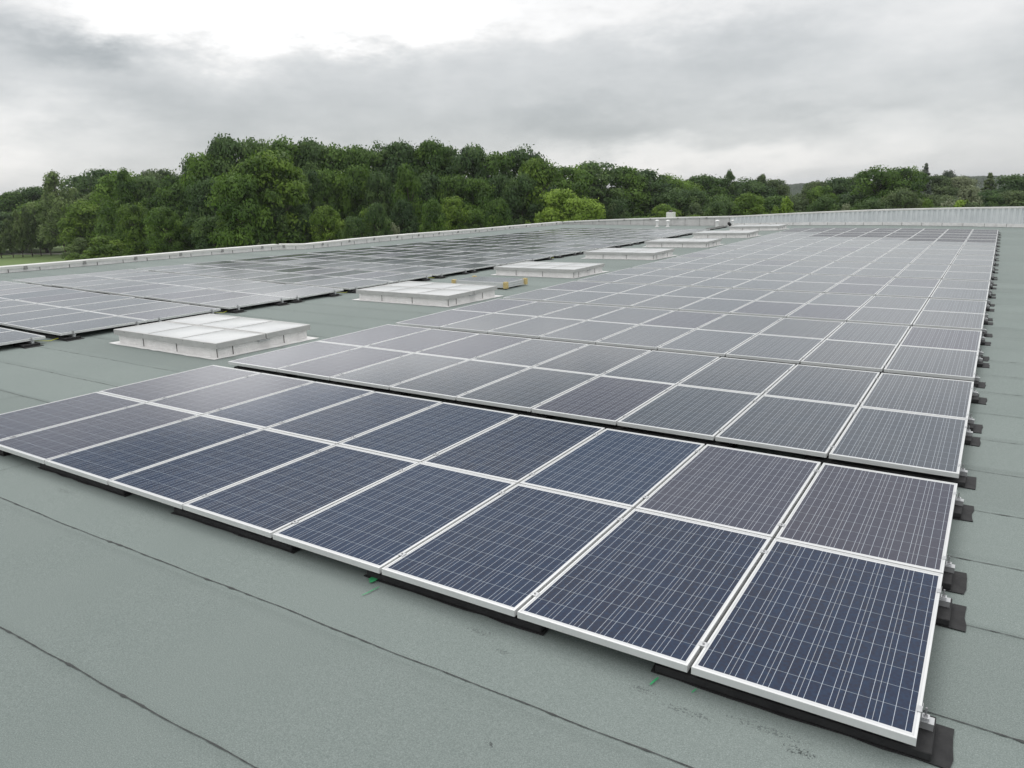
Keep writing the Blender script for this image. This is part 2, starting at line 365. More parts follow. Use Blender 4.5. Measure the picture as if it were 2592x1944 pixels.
# ------------------------------------------------------------------ foliage
def leaf_material(name, dark, mid, light, trans=.38):
    m = bpy.data.materials.new(name); m.use_nodes = True; t = m.node_tree; g = G(t)
    bb = t.nodes['Principled BSDF']; out = t.nodes['Material Output']
    at = g.n('ShaderNodeAttribute', attribute_name='tone'); oi = g.n('ShaderNodeObjectInfo')
    f = g.m('ADD', at.outputs['Fac'], g.m('MULTIPLY', g.m('SUBTRACT', oi.outputs['Random'], .5), .3), clamp=True)
    k_ = 1.75 if name not in ('lime_green_leaves', 'grey_willow_leaves') else 1.7
    k_ *= {'lime_green_leaves': .72, 'dark_oak_leaves': 1.32, 'oak_leaves': 1.12}.get(name, 1.1)
    dark, mid, light = [tuple(q * k_ for q in c_) for c_ in (dark, mid, light)]
    c = g.ramp(f, [(.05, dark), (.5, mid), (.95, light)])
    g.l(c, bb.inputs['Base Color']); bb.inputs['Roughness'].default_value = .6; bb.inputs['Specular IOR Level'].default_value = .25
    tr = g.n('ShaderNodeBsdfTranslucent'); g.l(c, tr.inputs[0]); ms = g.n('ShaderNodeMixShader'); ms.inputs[0].default_value = trans
    g.l(bb.outputs[0], ms.inputs[1]); g.l(tr.outputs[0], ms.inputs[2]); g.l(ms.outputs[0], out.inputs[0])
    return m
ML = {
 'oak': leaf_material('oak_leaves', (.020, .045, .010), (.048, .090, .014), (.090, .150, .022)),
 'dark': leaf_material('dark_oak_leaves', (.016, .034, .012), (.034, .062, .018), (.062, .098, .026)),
 'mid': leaf_material('ash_leaves', (.030, .060, .010), (.070, .118, .016), (.125, .185, .026)),
 'lime': leaf_material('lime_green_leaves', (.08, .14, .016), (.16, .25, .030), (.25, .36, .055)),
 'poplar': leaf_material('poplar_leaves', (.034, .056, .020), (.070, .105, .032), (.125, .165, .060)),
 'grey': leaf_material('grey_willow_leaves', (.07, .085, .045), (.13, .15, .085), (.21, .235, .15)),
 'brown': leaf_material('brownish_leaves', (.024, .040, .016), (.052, .078, .028), (.090, .118, .046)),
 'conifer': leaf_material('conifer_needles', (.018, .028, .020), (.038, .050, .036), (.065, .078, .055), .1),
}
M_BARK = simple_noise_mat('tree_bark', (.05, .042, .032), (.11, .095, .075), 6, .9)

def crown_mesh(name, seed, kind, nl, nleaf, ls):
    """unit tree: total height 1, crown diameter about 1; leaves as small bent faces on many lobes"""
    R = np.random.RandomState(seed); cs = []; rs_ = []; tone = []
    for i in range(nl):
        if kind == 'round':
            a = R.uniform(0, 2 * math.pi); zz = R.uniform(-.95, 1.0); rr = math.sqrt(max(0, 1 - zz * zz)) ** .8 * R.uniform(.35, 1.0)
            r_ = R.uniform(.085, .165); c = (rr * .38 * math.cos(a), rr * .38 * math.sin(a), .50 + zz * .40)
        elif kind == 'column':
            zz = R.uniform(.0, 1.0); a = R.uniform(0, 6.28); env = min(1, (1 - zz) * 3.0) ** .8 * min(1, zz * 5 + .35)
            rr = env * R.uniform(.1, 1.0) * .40; r_ = R.uniform(.055, .10) * (1.2 - zz * .35); c = (rr * math.cos(a), rr * math.sin(a), .14 + zz * .80)
        elif kind == 'cone':
            zz = (i + R.rand()) / nl; a = i * 2.4 + R.uniform(0, .7); rr = (1 - zz) ** .9 * .44 * R.uniform(.5, 1); r_ = .03 + .09 * (1 - zz); c = (rr * math.cos(a), rr * math.sin(a), .16 + zz * .82)
        else:  # bush
            a = R.uniform(0, 6.28); zz = R.uniform(0, 1); rr = math.sqrt(max(0, 1 - zz * zz)) * R.uniform(.2, 1); r_ = R.uniform(.08, .16); c = (rr * .42 * math.cos(a), rr * .42 * math.sin(a), .06 + zz * .78)
        cs.append(c); rs_.append(r_); tone.append(R.uniform(.2, .75))
    cs = np.array(cs); rs_ = np.array(rs_)
    V = []; T_ = []; NN = []
    per = nleaf // nl
    for c, r_, tn in zip(cs, rs_, tone):
        d = R.normal(size=(per, 3)); d /= np.linalg.norm(d, axis=1)[:, None]; d[:, 2] = np.where(d[:, 2] < -.35, -d[:, 2], d[:, 2])
        rad = r_ * (R.uniform(.55, 1.12, (per, 1)) + (R.rand(per, 1) < .07) * R.uniform(0, .45, (per, 1)))
        sq = np.array([1, 1, .62 if kind == 'round' else (.5 if kind == 'cone' else .95)])
        P = c + d * rad * sq
        n = d + R.normal(size=(per, 3)) * .55; n[:, 2] += .35; n /= np.linalg.norm(n, axis=1)[:, None]
        a_ = np.cross(n, R.normal(size=(per, 3))); a_ /= np.linalg.norm(a_, axis=1)[:, None]; b_ = np.cross(n, a_)
        s = ls * R.uniform(.55, 1.35, (per, 1)); s2 = s * R.uniform(.45, .9, (per, 1))
        V.append(np.stack([P - a_ * s, P - b_ * s2 - n * s * .25, P + a_ * s, P + b_ * s2 + n * s * .1], 1))
        T_.append(np.clip(tn + R.normal(size=per) * .08, 0, 1))
        nn = d + .30 * n + .35 * (c - np.array([0, 0, .45])) / .5; nn[:, 2] += .15; nn /= np.linalg.norm(nn, axis=1)[:, None]; NN.append(np.repeat(nn, 4, 0))
    V = np.concatenate(V).reshape(-1, 3); T_ = np.concatenate(T_); nq = len(T_)
    me = bpy.data.meshes.new(name); me.vertices.add(len(V)); me.vertices.foreach_set('co', V.ravel())
    me.loops.add(nq * 4); me.loops.foreach_set('vertex_index', np.arange(nq * 4)); me.polygons.add(nq)
    me.polygons.foreach_set('loop_start', np.arange(nq) * 4); me.polygons.foreach_set('loop_total', np.full(nq, 4))
    at = me.attributes.new('tone', 'FLOAT', 'FACE'); at.data.foreach_set('value', T_.astype(np.float32))
    me.materials.append(ML['oak']); me.update(calc_edges=True)
    me.polygons.foreach_set('use_smooth', [True] * nq); me.normals_split_custom_set(np.concatenate(NN).tolist())
    return me, cs
def trunk_mesh(name, seed, cs, kind):
    R = random.Random(seed); b = MB()
    if kind == 'bush':
        for k in range(5):
            a = k * 1.26; b.tube([(0, 0, 0), (.05 * math.cos(a), .05 * math.sin(a), .25), (.2 * math.cos(a), .2 * math.sin(a), .6)], [.012, .009, .003])
    else:
        top = .93 if kind in ('cone', 'column') else .72
        b.tube([(0, 0, -.02), (.006, .004, .12), (-.008, .006, .35), (.01, -.006, .55), (0, 0, top)], [.030, .021, .016, .010, .003], 8)
        idx = list(range(len(cs))); R.shuffle(idx)
        for i in idx[:14]:
            c = cs[i]; z0 = max(.12, min(top - .05, c[2] - .16))
            b.tube([(0, 0, z0), (c[0] * .5, c[1] * .5, (z0 + c[2]) / 2 + .01), tuple(c)], [.009, .006, .002], 5)
    return b.mesh(name, M_BARK, True)
TREES = {}
def variants(key, kind, n, nl, nleaf, ls):
    TREES[key] = []
    for i in range(n):
        me, cs = crown_mesh(key + '_crown', 11 * i + len(key) * 7, kind, nl, nleaf, ls)
        TREES[key].append((me, trunk_mesh(key + '_trunk', i, cs, kind)))
variants('oak_tree', 'round', 8, 95, 19000, .0150)
variants('poplar_tree', 'column', 3, 90, 11700, .0140)
variants('conifer_tree', 'cone', 2, 60, 5200, .016)
variants('shrub', 'bush', 4, 34, 5200, .022)
rt = random.Random(77); tree_labels = set()
def place_tree(u, vtop, D, wpx, key, m, label, group, cat=None, var=None, zbase=GZ):
    x, y, _ = atdist(u, D); h = zat(u, vtop, D) - zbase; wm_ = wpx / FP * D
    k = rt.randrange(len(TREES[key])) if var is None else var
    cm, tm = TREES[key][k]
    e = empty(key, (x, y, zbase)); e.rotation_euler = (0, 0, rt.uniform(0, 6.28)); e.scale = (wm_, wm_, h)
    o = link(cm, 'crown' if key != 'shrub' else 'foliage', e); o.material_slots[0].link = 'OBJECT'; o.material_slots[0].material = ML[m]
    link(tm, 'trunk' if key != 'shrub' else 'stems', e)
    tag(e, label, cat or {'oak_tree': 'tree', 'poplar_tree': 'tree', 'conifer_tree': 'conifer', 'shrub': 'shrub'}[key], group)
    return e
ORD = ['', 'first', 'second', 'third', 'fourth', 'fifth', 'sixth', 'seventh', 'eighth', 'ninth', 'tenth', 'eleventh', 'twelfth', 'thirteenth', 'fourteenth', 'fifteenth', 'sixteenth',
       'seventeenth', 'eighteenth', 'nineteenth', 'twentieth', 'twenty-first', 'twenty-second', 'twenty-third', 'twenty-fourth', 'twenty-fifth', 'twenty-sixth', 'twenty-seventh',
       'twenty-eighth', 'twenty-ninth', 'thirtieth', 'thirty-first', 'thirty-second', 'thirty-third', 'thirty-fourth', 'thirty-fifth', 'thirty-sixth', 'thirty-seventh', 'thirty-eighth', 'thirty-ninth', 'fortieth'] + ['forty-' + q for q in ('first', 'second', 'third', 'fourth', 'fifth', 'sixth', 'seventh', 'eighth', 'ninth')]
COLN = {'oak': 'green', 'dark': 'dark green', 'mid': 'fresh green', 'lime': 'lime green', 'poplar': 'olive green', 'grey': 'grey-green', 'brown': 'brownish green', 'conifer': 'dark needled'}
# skyline row: u, v of the top, crown width in source pixels, distance, species, colour
SKY = [(-60, 492, 90, 190, 'oak_tree', 'dark'), (5, 497, 70, 190, 'oak_tree', 'dark'), (38, 480, 75, 190, 'oak_tree', 'oak'), (85, 467, 80, 190, 'oak_tree', 'dark'), 
       (205, 440, 95, 175, 'oak_tree', 'dark'), (258, 423, 90, 165, 'oak_tree', 'dark'), (318, 424, 105, 122, 'oak_tree', 'oak'), (372, 436, 80, 120, 'oak_tree', 'dark'), (414, 418, 95, 135, 'oak_tree', 'brown'),
       (450, 436, 90, 112, 'oak_tree', 'oak'), (497, 386, 62, 112, 'oak_tree', 'dark'), (545, 372, 110, 104, 'oak_tree', 'oak'), (588, 333, 100, 104, 'oak_tree', 'dark'), (655, 339, 90, 106, 'oak_tree', 'dark'), (722, 338, 105, 106, 'oak_tree', 'oak'),
       (798, 343, 100, 106, 'oak_tree', 'dark'), (858, 358, 110, 106, 'oak_tree', 'oak'), (920, 362, 110, 104, 'oak_tree', 'oak'), (968, 352, 90, 106, 'oak_tree', 'dark'), (1020, 349, 110, 104, 'oak_tree', 'dark'), (1092, 345, 105, 104, 'oak_tree', 'oak'),
       (1135, 362, 80, 106, 'oak_tree', 'dark'), (1192, 355, 105, 102, 'oak_tree', 'dark'), (1252, 375, 100, 102, 'oak_tree', 'oak'), (1322, 362, 105, 106, 'oak_tree', 'dark'), (1362, 392, 90, 98, 'oak_tree', 'mid'),
       (1432, 410, 120, 112, 'oak_tree', 'oak'), (1505, 404, 120, 118, 'oak_tree', 'dark'), (1572, 416, 110, 122, 'oak_tree', 'oak'), (1632, 420, 110, 126, 'oak_tree', 'dark'), (1690, 436, 90, 128, 'oak_tree', 'oak'),
       (1718, 448, 90, 134, 'oak_tree', 'mid'), (1782, 438, 110, 140, 'oak_tree', 'oak'), (1845, 431, 90, 140, 'poplar_tree', 'dark'), (1890, 446, 90, 142, 'oak_tree', 'dark'), (1928, 438, 80, 144, 'poplar_tree', 'brown'), (1958, 450, 70, 146, 'oak_tree', 'brown'),
       (2068, 455, 90, 150, 'oak_tree', 'brown'), (2118, 446, 100, 150, 'oak_tree', 'dark'), (2160, 441, 80, 152, 'oak_tree', 'brown'), (2218, 415, 125, 124, 'oak_tree', 'oak'), (2285, 414, 115, 124, 'oak_tree', 'oak'), (2338, 413, 92, 152, 'conifer_tree', 'conifer'),
       (2366, 440, 90, 156, 'oak_tree', 'brown'), (2396, 426, 44, 180, 'oak_tree', 'conifer'), (2430, 442, 90, 160, 'oak_tree', 'grey'), (2502, 437, 110, 150, 'conifer_tree', 'brown'), (2570, 436, 100, 148, 'oak_tree', 'dark'), (2640, 434, 110, 148, 'oak_tree', 'brown')]
for i, (u, v, wp, D, key, m) in enumerate(SKY):
    place_tree(u, v, D, wp * ((1.75 if u < 2000 else 1.3) if key == 'oak_tree' and wp > 60 else 1.0), key, m, '%s tree on the skyline, %s from the left along the woodland top' % (COLN[m], ORD[i + 1]), 'trees along the woodland skyline')
# middle depth of the wood
MID = []
u = -30; i = 0
prof = [(-60, 530), (100, 505), (300, 480), (450, 470), (520, 440), (700, 390), (800, 415), (1000, 410), (1200, 420), (1350, 440), (1500, 465), (1800, 485), (1960, 490), (2100, 475), (2250, 480), (2600, 470)]
def pv(u):
    for (a, va), (b_, vb) in zip(prof, prof[1:]):
        if a <= u <= b_: return va + (vb - va) * (u - a) / (b_ - a)
    return prof[-1][1]
while u < 2640:
    D = 96 if 480 < u < 1350 else ((180 if u < 200 else 140) if u < 480 else 126)
    MID.append((u, pv(u) + rt.uniform(-12, 22), rt.uniform(105, 150), D + rt.uniform(-4, 4), 'oak_tree', rt.choice(['oak', 'oak', 'dark', 'mid', 'dark']) if u < 1900 else rt.choice(['brown', 'dark', 'oak', 'brown'])))
    u += rt.uniform(52, 76)
MID += [(690, 372, 240, 88, 'oak_tree', 'mid'), (600, 430, 170, 84, 'oak_tree', 'oak')]
MID.sort()
for i, (u, v, wp, D, key, m) in enumerate(MID):
    place_tree(u, v, D, wp, key, m, '%s broadleaf below the skyline trees, %s from the left in the middle tier' % (COLN[m], ORD[i + 1]), 'trees in the middle of the wood')
# lower front tier
LOW = []
u = 330
while u < 2640:
    D = 84 if 480 < u < 1350 else (100 if u < 480 else 106)
    base = 545 if u < 480 else (520 if u < 1000 else (505 if u < 1350 else (520 if u < 2000 else 508)))
    LOW.append((u, base + rt.uniform(-38, 25), rt.uniform(85, 125), D + rt.uniform(-3, 5), 'oak_tree', rt.choice(['oak', 'dark', 'dark', 'mid']) if u < 1900 else rt.choice(['brown', 'dark', 'oak'])))
    u += rt.uniform(48, 78)
LOW = [q for q in LOW if not (1330 < q[0] < 1500)]
for i, (u, v, wp, D, key, m) in enumerate(LOW):
    place_tree(u, v, D, wp, key, m, '%s young tree at the wood edge, %s from the left in the lowest tier' % (COLN[m], ORD[i + 1]), 'young trees along the edge of the wood')
# single trees with a look of their own
place_tree(140, 432, 160, 150, 'poplar_tree', 'poplar', 'tallest olive green poplar standing at the left by the lawn', 'poplars', var=0)
place_tree(236, 484, 140, 125, 'poplar_tree', 'poplar', 'shorter olive poplar just right of the tallest poplar', 'poplars', var=1)
place_tree(318, 428, 116, 120, 'poplar_tree', 'oak', 'broad green poplar reaching the skyline right of the two olive poplars', 'poplars', var=2)
for k, (u, v, wp) in enumerate([(-28, 560, 46), (3, 552, 44), (28, 530, 44), (53, 522, 46), (76, 515, 46), (101, 535, 44)]):
    place_tree(u, v, 166, wp, 'poplar_tree', 'poplar', 'slim grey-green tree with bare trunk beside the lawn, %s from the left' % ORD[k + 1], 'slim trees in a row by the lawn')
place_tree(1425, 472, 92, 190, 'oak_tree', 'lime', 'bright lime green tree behind the far corner of the parapet', 'lime green trees')
place_tree(1475, 495, 90, 140, 'oak_tree', 'lime', 'lower lime green tree touching the right side of the bright one', 'lime green trees')
place_tree(1362, 528, 90, 110, 'shrub', 'lime', 'lime green shrub at the left foot of the bright tree', 'lime green shrubs')
place_tree(988, 556, 84, 74, 'shrub', 'grey', 'pale grey-green willow shrub rising behind the long parapet', 'willow shrubs')
place_tree(930, 515, 86, 105, 'shrub', 'mid', 'fresh green shrub left of the pale willow shrub', 'shrubs at the wood edge')
place_tree(1150, 558, 88, 140, 'shrub', 'mid', 'wide fresh green shrub right of the pale willow shrub', 'shrubs at the wood edge')
place_tree(1990, 488, 104, 88, 'shrub', 'lime', 'rounded lime green shrub behind the corrugated wall', 'lime green shrubs')
place_tree(2145, 512, 106, 70, 'shrub', 'grey', 'pale shrub left of the big round tree at the right', 'willow shrubs')
place_tree(2450, 466, 112, 130, 'shrub', 'grey', 'tall grey-green shrub behind the corrugated wall at the right', 'willow shrubs')
place_tree(2440, 490, 104, 100, 'shrub', 'lime', 'yellow-green shrub in front of the grey-green shrub at the right', 'lime green shrubs')
place_tree(2350, 500, 104, 85, 'shrub', 'mid', 'fresh green shrub right of the big round tree', 'shrubs at the wood edge')
place_tree(1560, 500, 108, 80, 'shrub', 'brown', 'brownish shrub left of the white chimney box', 'shrubs at the wood edge')
place_tree(1760, 500, 112, 95, 'shrub', 'brown', 'brownish shrub right of the white chimney box', 'shrubs at the wood edge')
place_tree(1860, 530, 108, 110, 'shrub', 'oak', 'low green shrub above the cable tray end', 'shrubs at the wood edge')
place_tree(250, 592, 112, 150, 'shrub', 'mid', 'big fresh green bush below the olive poplars', 'bushes beside the lawn')
place_tree(160, 640, 112, 85, 'shrub', 'mid', 'small fresh green bush at the edge of the lawn', 'bushes beside the lawn')
place_tree(335, 615, 108, 120, 'shrub', 'oak', 'dark green bush right of the big fresh green bush', 'bushes beside the lawn')
place_tree(180, 600, 120, 95, 'shrub', 'poplar', 'olive bush at the foot of the tallest poplar', 'bushes beside the lawn')
for k, (u, v, wp) in enumerate([(600, 614, 36), (640, 610, 44), (675, 612, 34), (735, 606, 34), (790, 600, 40)]):
    place_tree(u, v, 62, wp, 'shrub', 'grey' if k % 2 else 'mid', 'tip of a light sapling just above the parapet kink, %s from the left' % ORD[k + 1], 'saplings behind the parapet')

def far_wood_material():
    m, t, bb = mat('far_wood', rough=.95); g = G(t); tc = g.n('ShaderNodeTexCoord').outputs['Object']
    c = g.ramp(g.noise(tc, .06, 8, .7), [(.35, (.018, .036, .016)), (.6, (.036, .062, .026)), (.70, (.07, .11, .04))])
    g.l(c, bb.inputs['Base Color']); g.bump(g.noise(tc, .12, 8, .7), 1.0, 6.0, bb); return m
b = MB(); R = random.Random(5); nx_, ny_ = 700, 14
vs = []
for j in range(ny_ + 1):
    for i in range(nx_ + 1):
        t = i / nx_; uu = -900 + 4300 * t; D = 520 + j * 42
        vt = float(np.interp(uu, [-900, 0, 600, 1300, 1900, 1980, 2060, 2200, 2380, 2600, 3400], [540, 520, 506, 490, 472, 467, 463, 460, 450, 447, 445]))
        hh = zat(uu, vt + 2 * math.sin(uu * .01), D) - GZ
        env = math.sin(min(1, j / 7) * math.pi / 2)
        x, y, _ = atdist(uu, D); vs.append((x, y, GZ + max(.5, hh) * env * .985 + R.uniform(-1.6, 1.6) * env))
b.add(vs, [(j * (nx_ + 1) + i, j * (nx_ + 1) + i + 1, (j + 1) * (nx_ + 1) + i + 1, (j + 1) * (nx_ + 1) + i) for j in range(ny_) for i in range(nx_)])
tag(b.build('hills', far_wood_material(), smooth=False), kind='structure')

# ------------------------------------------------------------------ solar panels
PW, PL, FH = .992, 1.650, .040
PX, PY = 1.012, 1.668
ROWS = [0, 3.565, 7.22, 10.85, 14.4, 17.95, 21.6, 25.15, 28.9, 32.4, 35.8]
ROWSL = [.03, 3.60, 7.12, 10.74, 14.3, 17.87, 21.5, 25.05, 28.75, 32.3, 35.8]
def frame_mb(b, f=lambda x, y, z: (x, y, z), m=0, mb_=1):
    X, Y, l, ch = PW / 2, PL / 2, .0115, .0012
    def ring(x, y, z): return [(-x, -y, z), (x, -y, z), (x, y, z), (-x, y, z)]
    rings = [ring(X, Y, -FH), ring(X, Y, -ch), ring(X - ch, Y - ch, 0), ring(X - l, Y - l, 0), ring(X - l, Y - l, -.0045)]
    vs = [f(*v) for r_ in rings for v in r_]; fs = []
    for k in range(4):
        for i in range(4): fs.append((k * 4 + i, k * 4 + (i + 1) % 4, k * 4 + 4 + (i + 1) % 4, k * 4 + 4 + i))
    b.add(vs, fs, m)
    b.add([f(*v) for v in ring(X - .001, Y - .001, -FH + .004)], [(3, 2, 1, 0)], mb_)
def glass_uv(me, first, n, per=4):
    uvl = me.uv_layers.new(name='UVMap') if not me.uv_layers else me.uv_layers[0]
b = MB(); frame_mb(b); frame_me = b.mesh('panel_frame', [M_FRAME, M_BACK])
def glass_me(name, m):
    me = bpy.data.meshes.new(name); X, Y = PW / 2 - .0115, PL / 2 - .0115
    q = [(-X, -Y), (X, -Y), (X, Y), (-X, Y)]
    me.from_pydata([(x, y, -.003) for x, y in q], [], [(0, 1, 2, 3)]); uv = me.uv_layers.new(name='UVMap')
    for i in range(4): uv.data[i].uv = q[i]
    me.materials.append(m); return me
GM = {'A': glass_me('cells_dark', M_GA), 'B': glass_me('cells_plain', M_GB), 'C': glass_me('cells_grey', M_GC), 'D': glass_me('cells_dark_reflection', M_GREFL)}
def panel_matrix(xc, yc, extra=(0, 0)):
    e = .8; gx = (SZ(xc + .4, yc) - SZ(xc - .4, yc)) / .8 + extra[0]; gy = (SZ(xc, yc + e) - SZ(xc, yc - e)) / (2 * e) + extra[1]
    n = Vector((-gx, -gy, 1)).normalized(); X = Vector((1, 0, gx)).normalized(); Y = n.cross(X).normalized(); X = Y.cross(n)
    return Matrix(((X.x, Y.x, n.x, xc), (X.y, Y.y, n.y, yc), (X.z, Y.z, n.z, SZ(xc, yc)), (0, 0, 0, 1)))
panels = []
rp = random.Random(12)
LX = -13.63
for side in ('R', 'L'):
    for t, y0 in enumerate(ROWS):
        if side == 'L': y0 = ROWSL[t]
        for s in (0, 1):
            for c in range(9):
                xc = (-c * PX - PW / 2 - .01) if side == 'R' else (LX - c * PX - PW / 2)
                yc = y0 + s * PY + PL / 2
                jit = .0014 if side == 'R' else .006
                ex = [rp.gauss(0, jit), rp.gauss(0, jit)]
                if side == 'R' and t == 0 and s == 1 and c <= 1: kd = 'C'
                elif side == 'R' and t == 0 and c <= 6: kd = 'A'
                elif side == 'R' and (t, c) in ((0, 7), (0, 8), (1, 7), (1, 8)): kd = 'C'
                else: kd = 'B' if rp.random() < .85 else 'C'
                rows_ = ROWSL if side == 'L' else ROWS
                ysc = 1.0 if t == 0 else ((rows_[t + 1] - .215 - y0) / 3.318 if t < 10 else .998)
                yc = y0 + (s * PY + PL / 2) * ysc
                Mx = panel_matrix(xc, yc, ex) @ Matrix.Diagonal((1, ysc, 1, 1))
                pts = [proj(Mx @ Vector((sx * PW / 2, sy_ * PL / 2, 0))) for sx, sy_ in ((-1, -1), (1, -1), (1, 1), (-1, 1))]
                area = 0; vis = False
                if all(pts):
                    area = abs(sum(pts[i][0] * pts[(i + 1) % 4][1] - pts[(i + 1) % 4][0] * pts[i][1] for i in range(4))) / 2
                    vis = any(-10 < q[0] < 2600 and 0 < q[1] < 1950 for q in pts)
                if side == 'R' and (t >= 9 and (c < 7 or t == 10) or (t == 8 and s == 1 and c < 3)): kd = 'D'  # far rows take the glass that carries the dark reflection in its colour
                panels.append((area if vis else -1, side, t, s, c, kd, Mx))
order = sorted(range(len(panels)), key=lambda i: -panels[i][0]); keep = set(i for i in order[:300] if panels[i][0] > 0)
rest = MB(); rest_uv = []
for i, (area, side, t, s, c, kd, Mx) in enumerate(panels):
    row = 2 * t + s + 1
    if i in keep:
        e = empty('solar_panel'); e.matrix_world = Mx
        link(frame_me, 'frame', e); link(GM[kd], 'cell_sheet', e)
        adj = {'A': 'dark blue', 'B': 'blue-grey', 'C': 'purplish grey', 'D': 'dark reflection-toned'}[kd]
        if side == 'R':
            place = 'at the right edge' if c == 0 else ('at the left edge' if c == 8 else '%s from the right edge' % ORD[c + 1])
            lab = '%s solar panel %s, %s row of the right array' % (adj, place, ORD[row])
        else:
            place = 'beside the skylights' if c == 0 else '%s from the skylight side' % ORD[c + 1]
            lab = '%s solar panel %s, %s row of the left array' % (adj, place, ORD[row])
        tag(e, lab, 'solar panel', 'solar panels of the %s array' % ('right' if side == 'R' else 'left'))
    else:
        f = lambda x, y, z, Mx=Mx: tuple(Mx @ Vector((x, y, z)))
        n0 = len(rest.f); frame_mb(rest, f, 0, 1)
        X, Y = PW / 2 - .0115, PL / 2 - .0115; q = [(-X, -Y), (X, -Y), (X, Y), (-X, Y)]
        rest_uv += [(0, 0)] * ((len(rest.f) - n0) * 4)
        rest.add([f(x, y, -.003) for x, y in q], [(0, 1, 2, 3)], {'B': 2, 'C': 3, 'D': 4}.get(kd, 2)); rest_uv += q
me = rest.mesh('solar_panels', [M_FRAME, M_BACK, M_GB, M_GC, M_GREFL]); uv = me.uv_layers.new(name='UVMap'); uv.data.foreach_set('uv', [k for q in rest_uv for k in q])
o = link(me, 'solar_panels'); tag(o, 'remaining far solar panels of both arrays near the roof edges', 'solar panels', kind='stuff')

# rails, clamps, rubber pads
def strip_box(b, x0, x1, y0, y1, z0, z1, step=1.0, m=0):
    n = max(1, int(abs(x1 - x0) / step)); vs = []
    for i in range(n + 1):
        x = x0 + (x1 - x0) * i / n
        for (y, z) in ((y0, z0), (y1, z0), (y1, z1), (y0, z1)): vs.append((x, y, z + SZ(x, (y0 + y1) / 2)))
    fs = [(4 * i + k, 4 * i + (k + 1) % 4, 4 * i + 4 + (k + 1) % 4, 4 * i + 4 + k) for i in range(n) for k in range(4)]
    b.add(vs, fs + [(0, 1, 2, 3), tuple(4 * n + k for k in (3, 2, 1, 0))], m)
def end_clamp_me():
    b = MB()
    b.box(-.016, .004, -.022, .022, .0006, .0036)            # lip on the frame
    b.box(.0005, .0040, -.022, .022, -.030, .0002)           # web down the frame side
    b.box(.0040, .036, -.018, .018, -.030, -.026)             # foot
    b.box(.0040, .0065, -.020, -.016, -.026, .010); b.box(.0040, .0065, .016, .020, -.026, .010)
    b.box(.0040, .0060, -.020, .020, .010, .024)              # upright ear with the hole
    b.cyl((.020, 0, -.026), .0095, .008, 6, m=1); b.cyl((.020, 0, -.018), .0045, .034, 8, m=1)
    b.cyl((.0065, 0, .014), .0001, .0001, 6, m=1)
    me = b.mesh('end_clamp', [M_RAIL, M_BOLT]); return me
def mid_clamp_me():
    b = MB(); b.box(-.021, .021, -.020, .020, .0006, .0040); b.cyl((0, 0, .0040), .0065, .006, 6, m=1)
    b.box(-.0085, .0085, -.018, .018, -.039, .0004)
    return b.mesh('middle_clamp', [M_RAIL, M_BOLT])
ECM, MCM = end_clamp_me(), mid_clamp_me()
def pad(x0, x1, yc, label, group, dep=.30):
    b = MB(); R = random.Random(int(x0 * 50 + yc * 31))
    x0 += R.uniform(-.015, .015); x1 += R.uniform(-.015, .015)
    ya, yb = yc - dep / 2 + R.uniform(-.01, .01), yc + dep / 2 + R.uniform(-.01, .01)
    # loose protection mat with a slightly uneven outline, solid support bar on it
    n = 10; vs = []; top = .008
    ring = []
    for k in range(n): ring.append((x0 + (x1 - x0) * k / n, ya + R.uniform(-.008, .008)))
    for k in range(4): ring.append((x1 + R.uniform(-.008, .008), ya + (yb - ya) * k / 4))
    for k in range(n): ring.append((x1 - (x1 - x0) * k / n, yb + R.uniform(-.008, .008)))
    for k in range(4): ring.append((x0 + R.uniform(-.008, .008), yb - (yb - ya) * k / 4))
    zz = [(x, y, RF(x, y) + .003) for x, y in ring] + [(x, y, RF(x, y) + top) for x, y in ring]; m_ = len(ring)
    b.add(zz, [(i, (i + 1) % m_, m_ + (i + 1) % m_, m_ + i) for i in range(m_)] + [tuple(range(m_, 2 * m_))])
    o = empty('support_pad', ((x0 + x1) / 2, yc, RF((x0 + x1) / 2, yc)))
    L_ = tuple(o.location)
    b.build('rubber_mat', M_PAD, o, L_)
    b = MB(); strip_box(b, x0 + .02, x1 - (.075 if x1 > -.5 or abs(x1 - LX) < .3 else .02), ya + .008, yb - .015, RZ + .009, -.0815, .5)
    b.build('support_bar', M_PAD, o, L_, bevel=.004)
    tag(o, label, 'support pad', group)
RAILOFF = [.215, 1.415, 1.668 + .215, 1.668 + 1.415]
ridx = {}
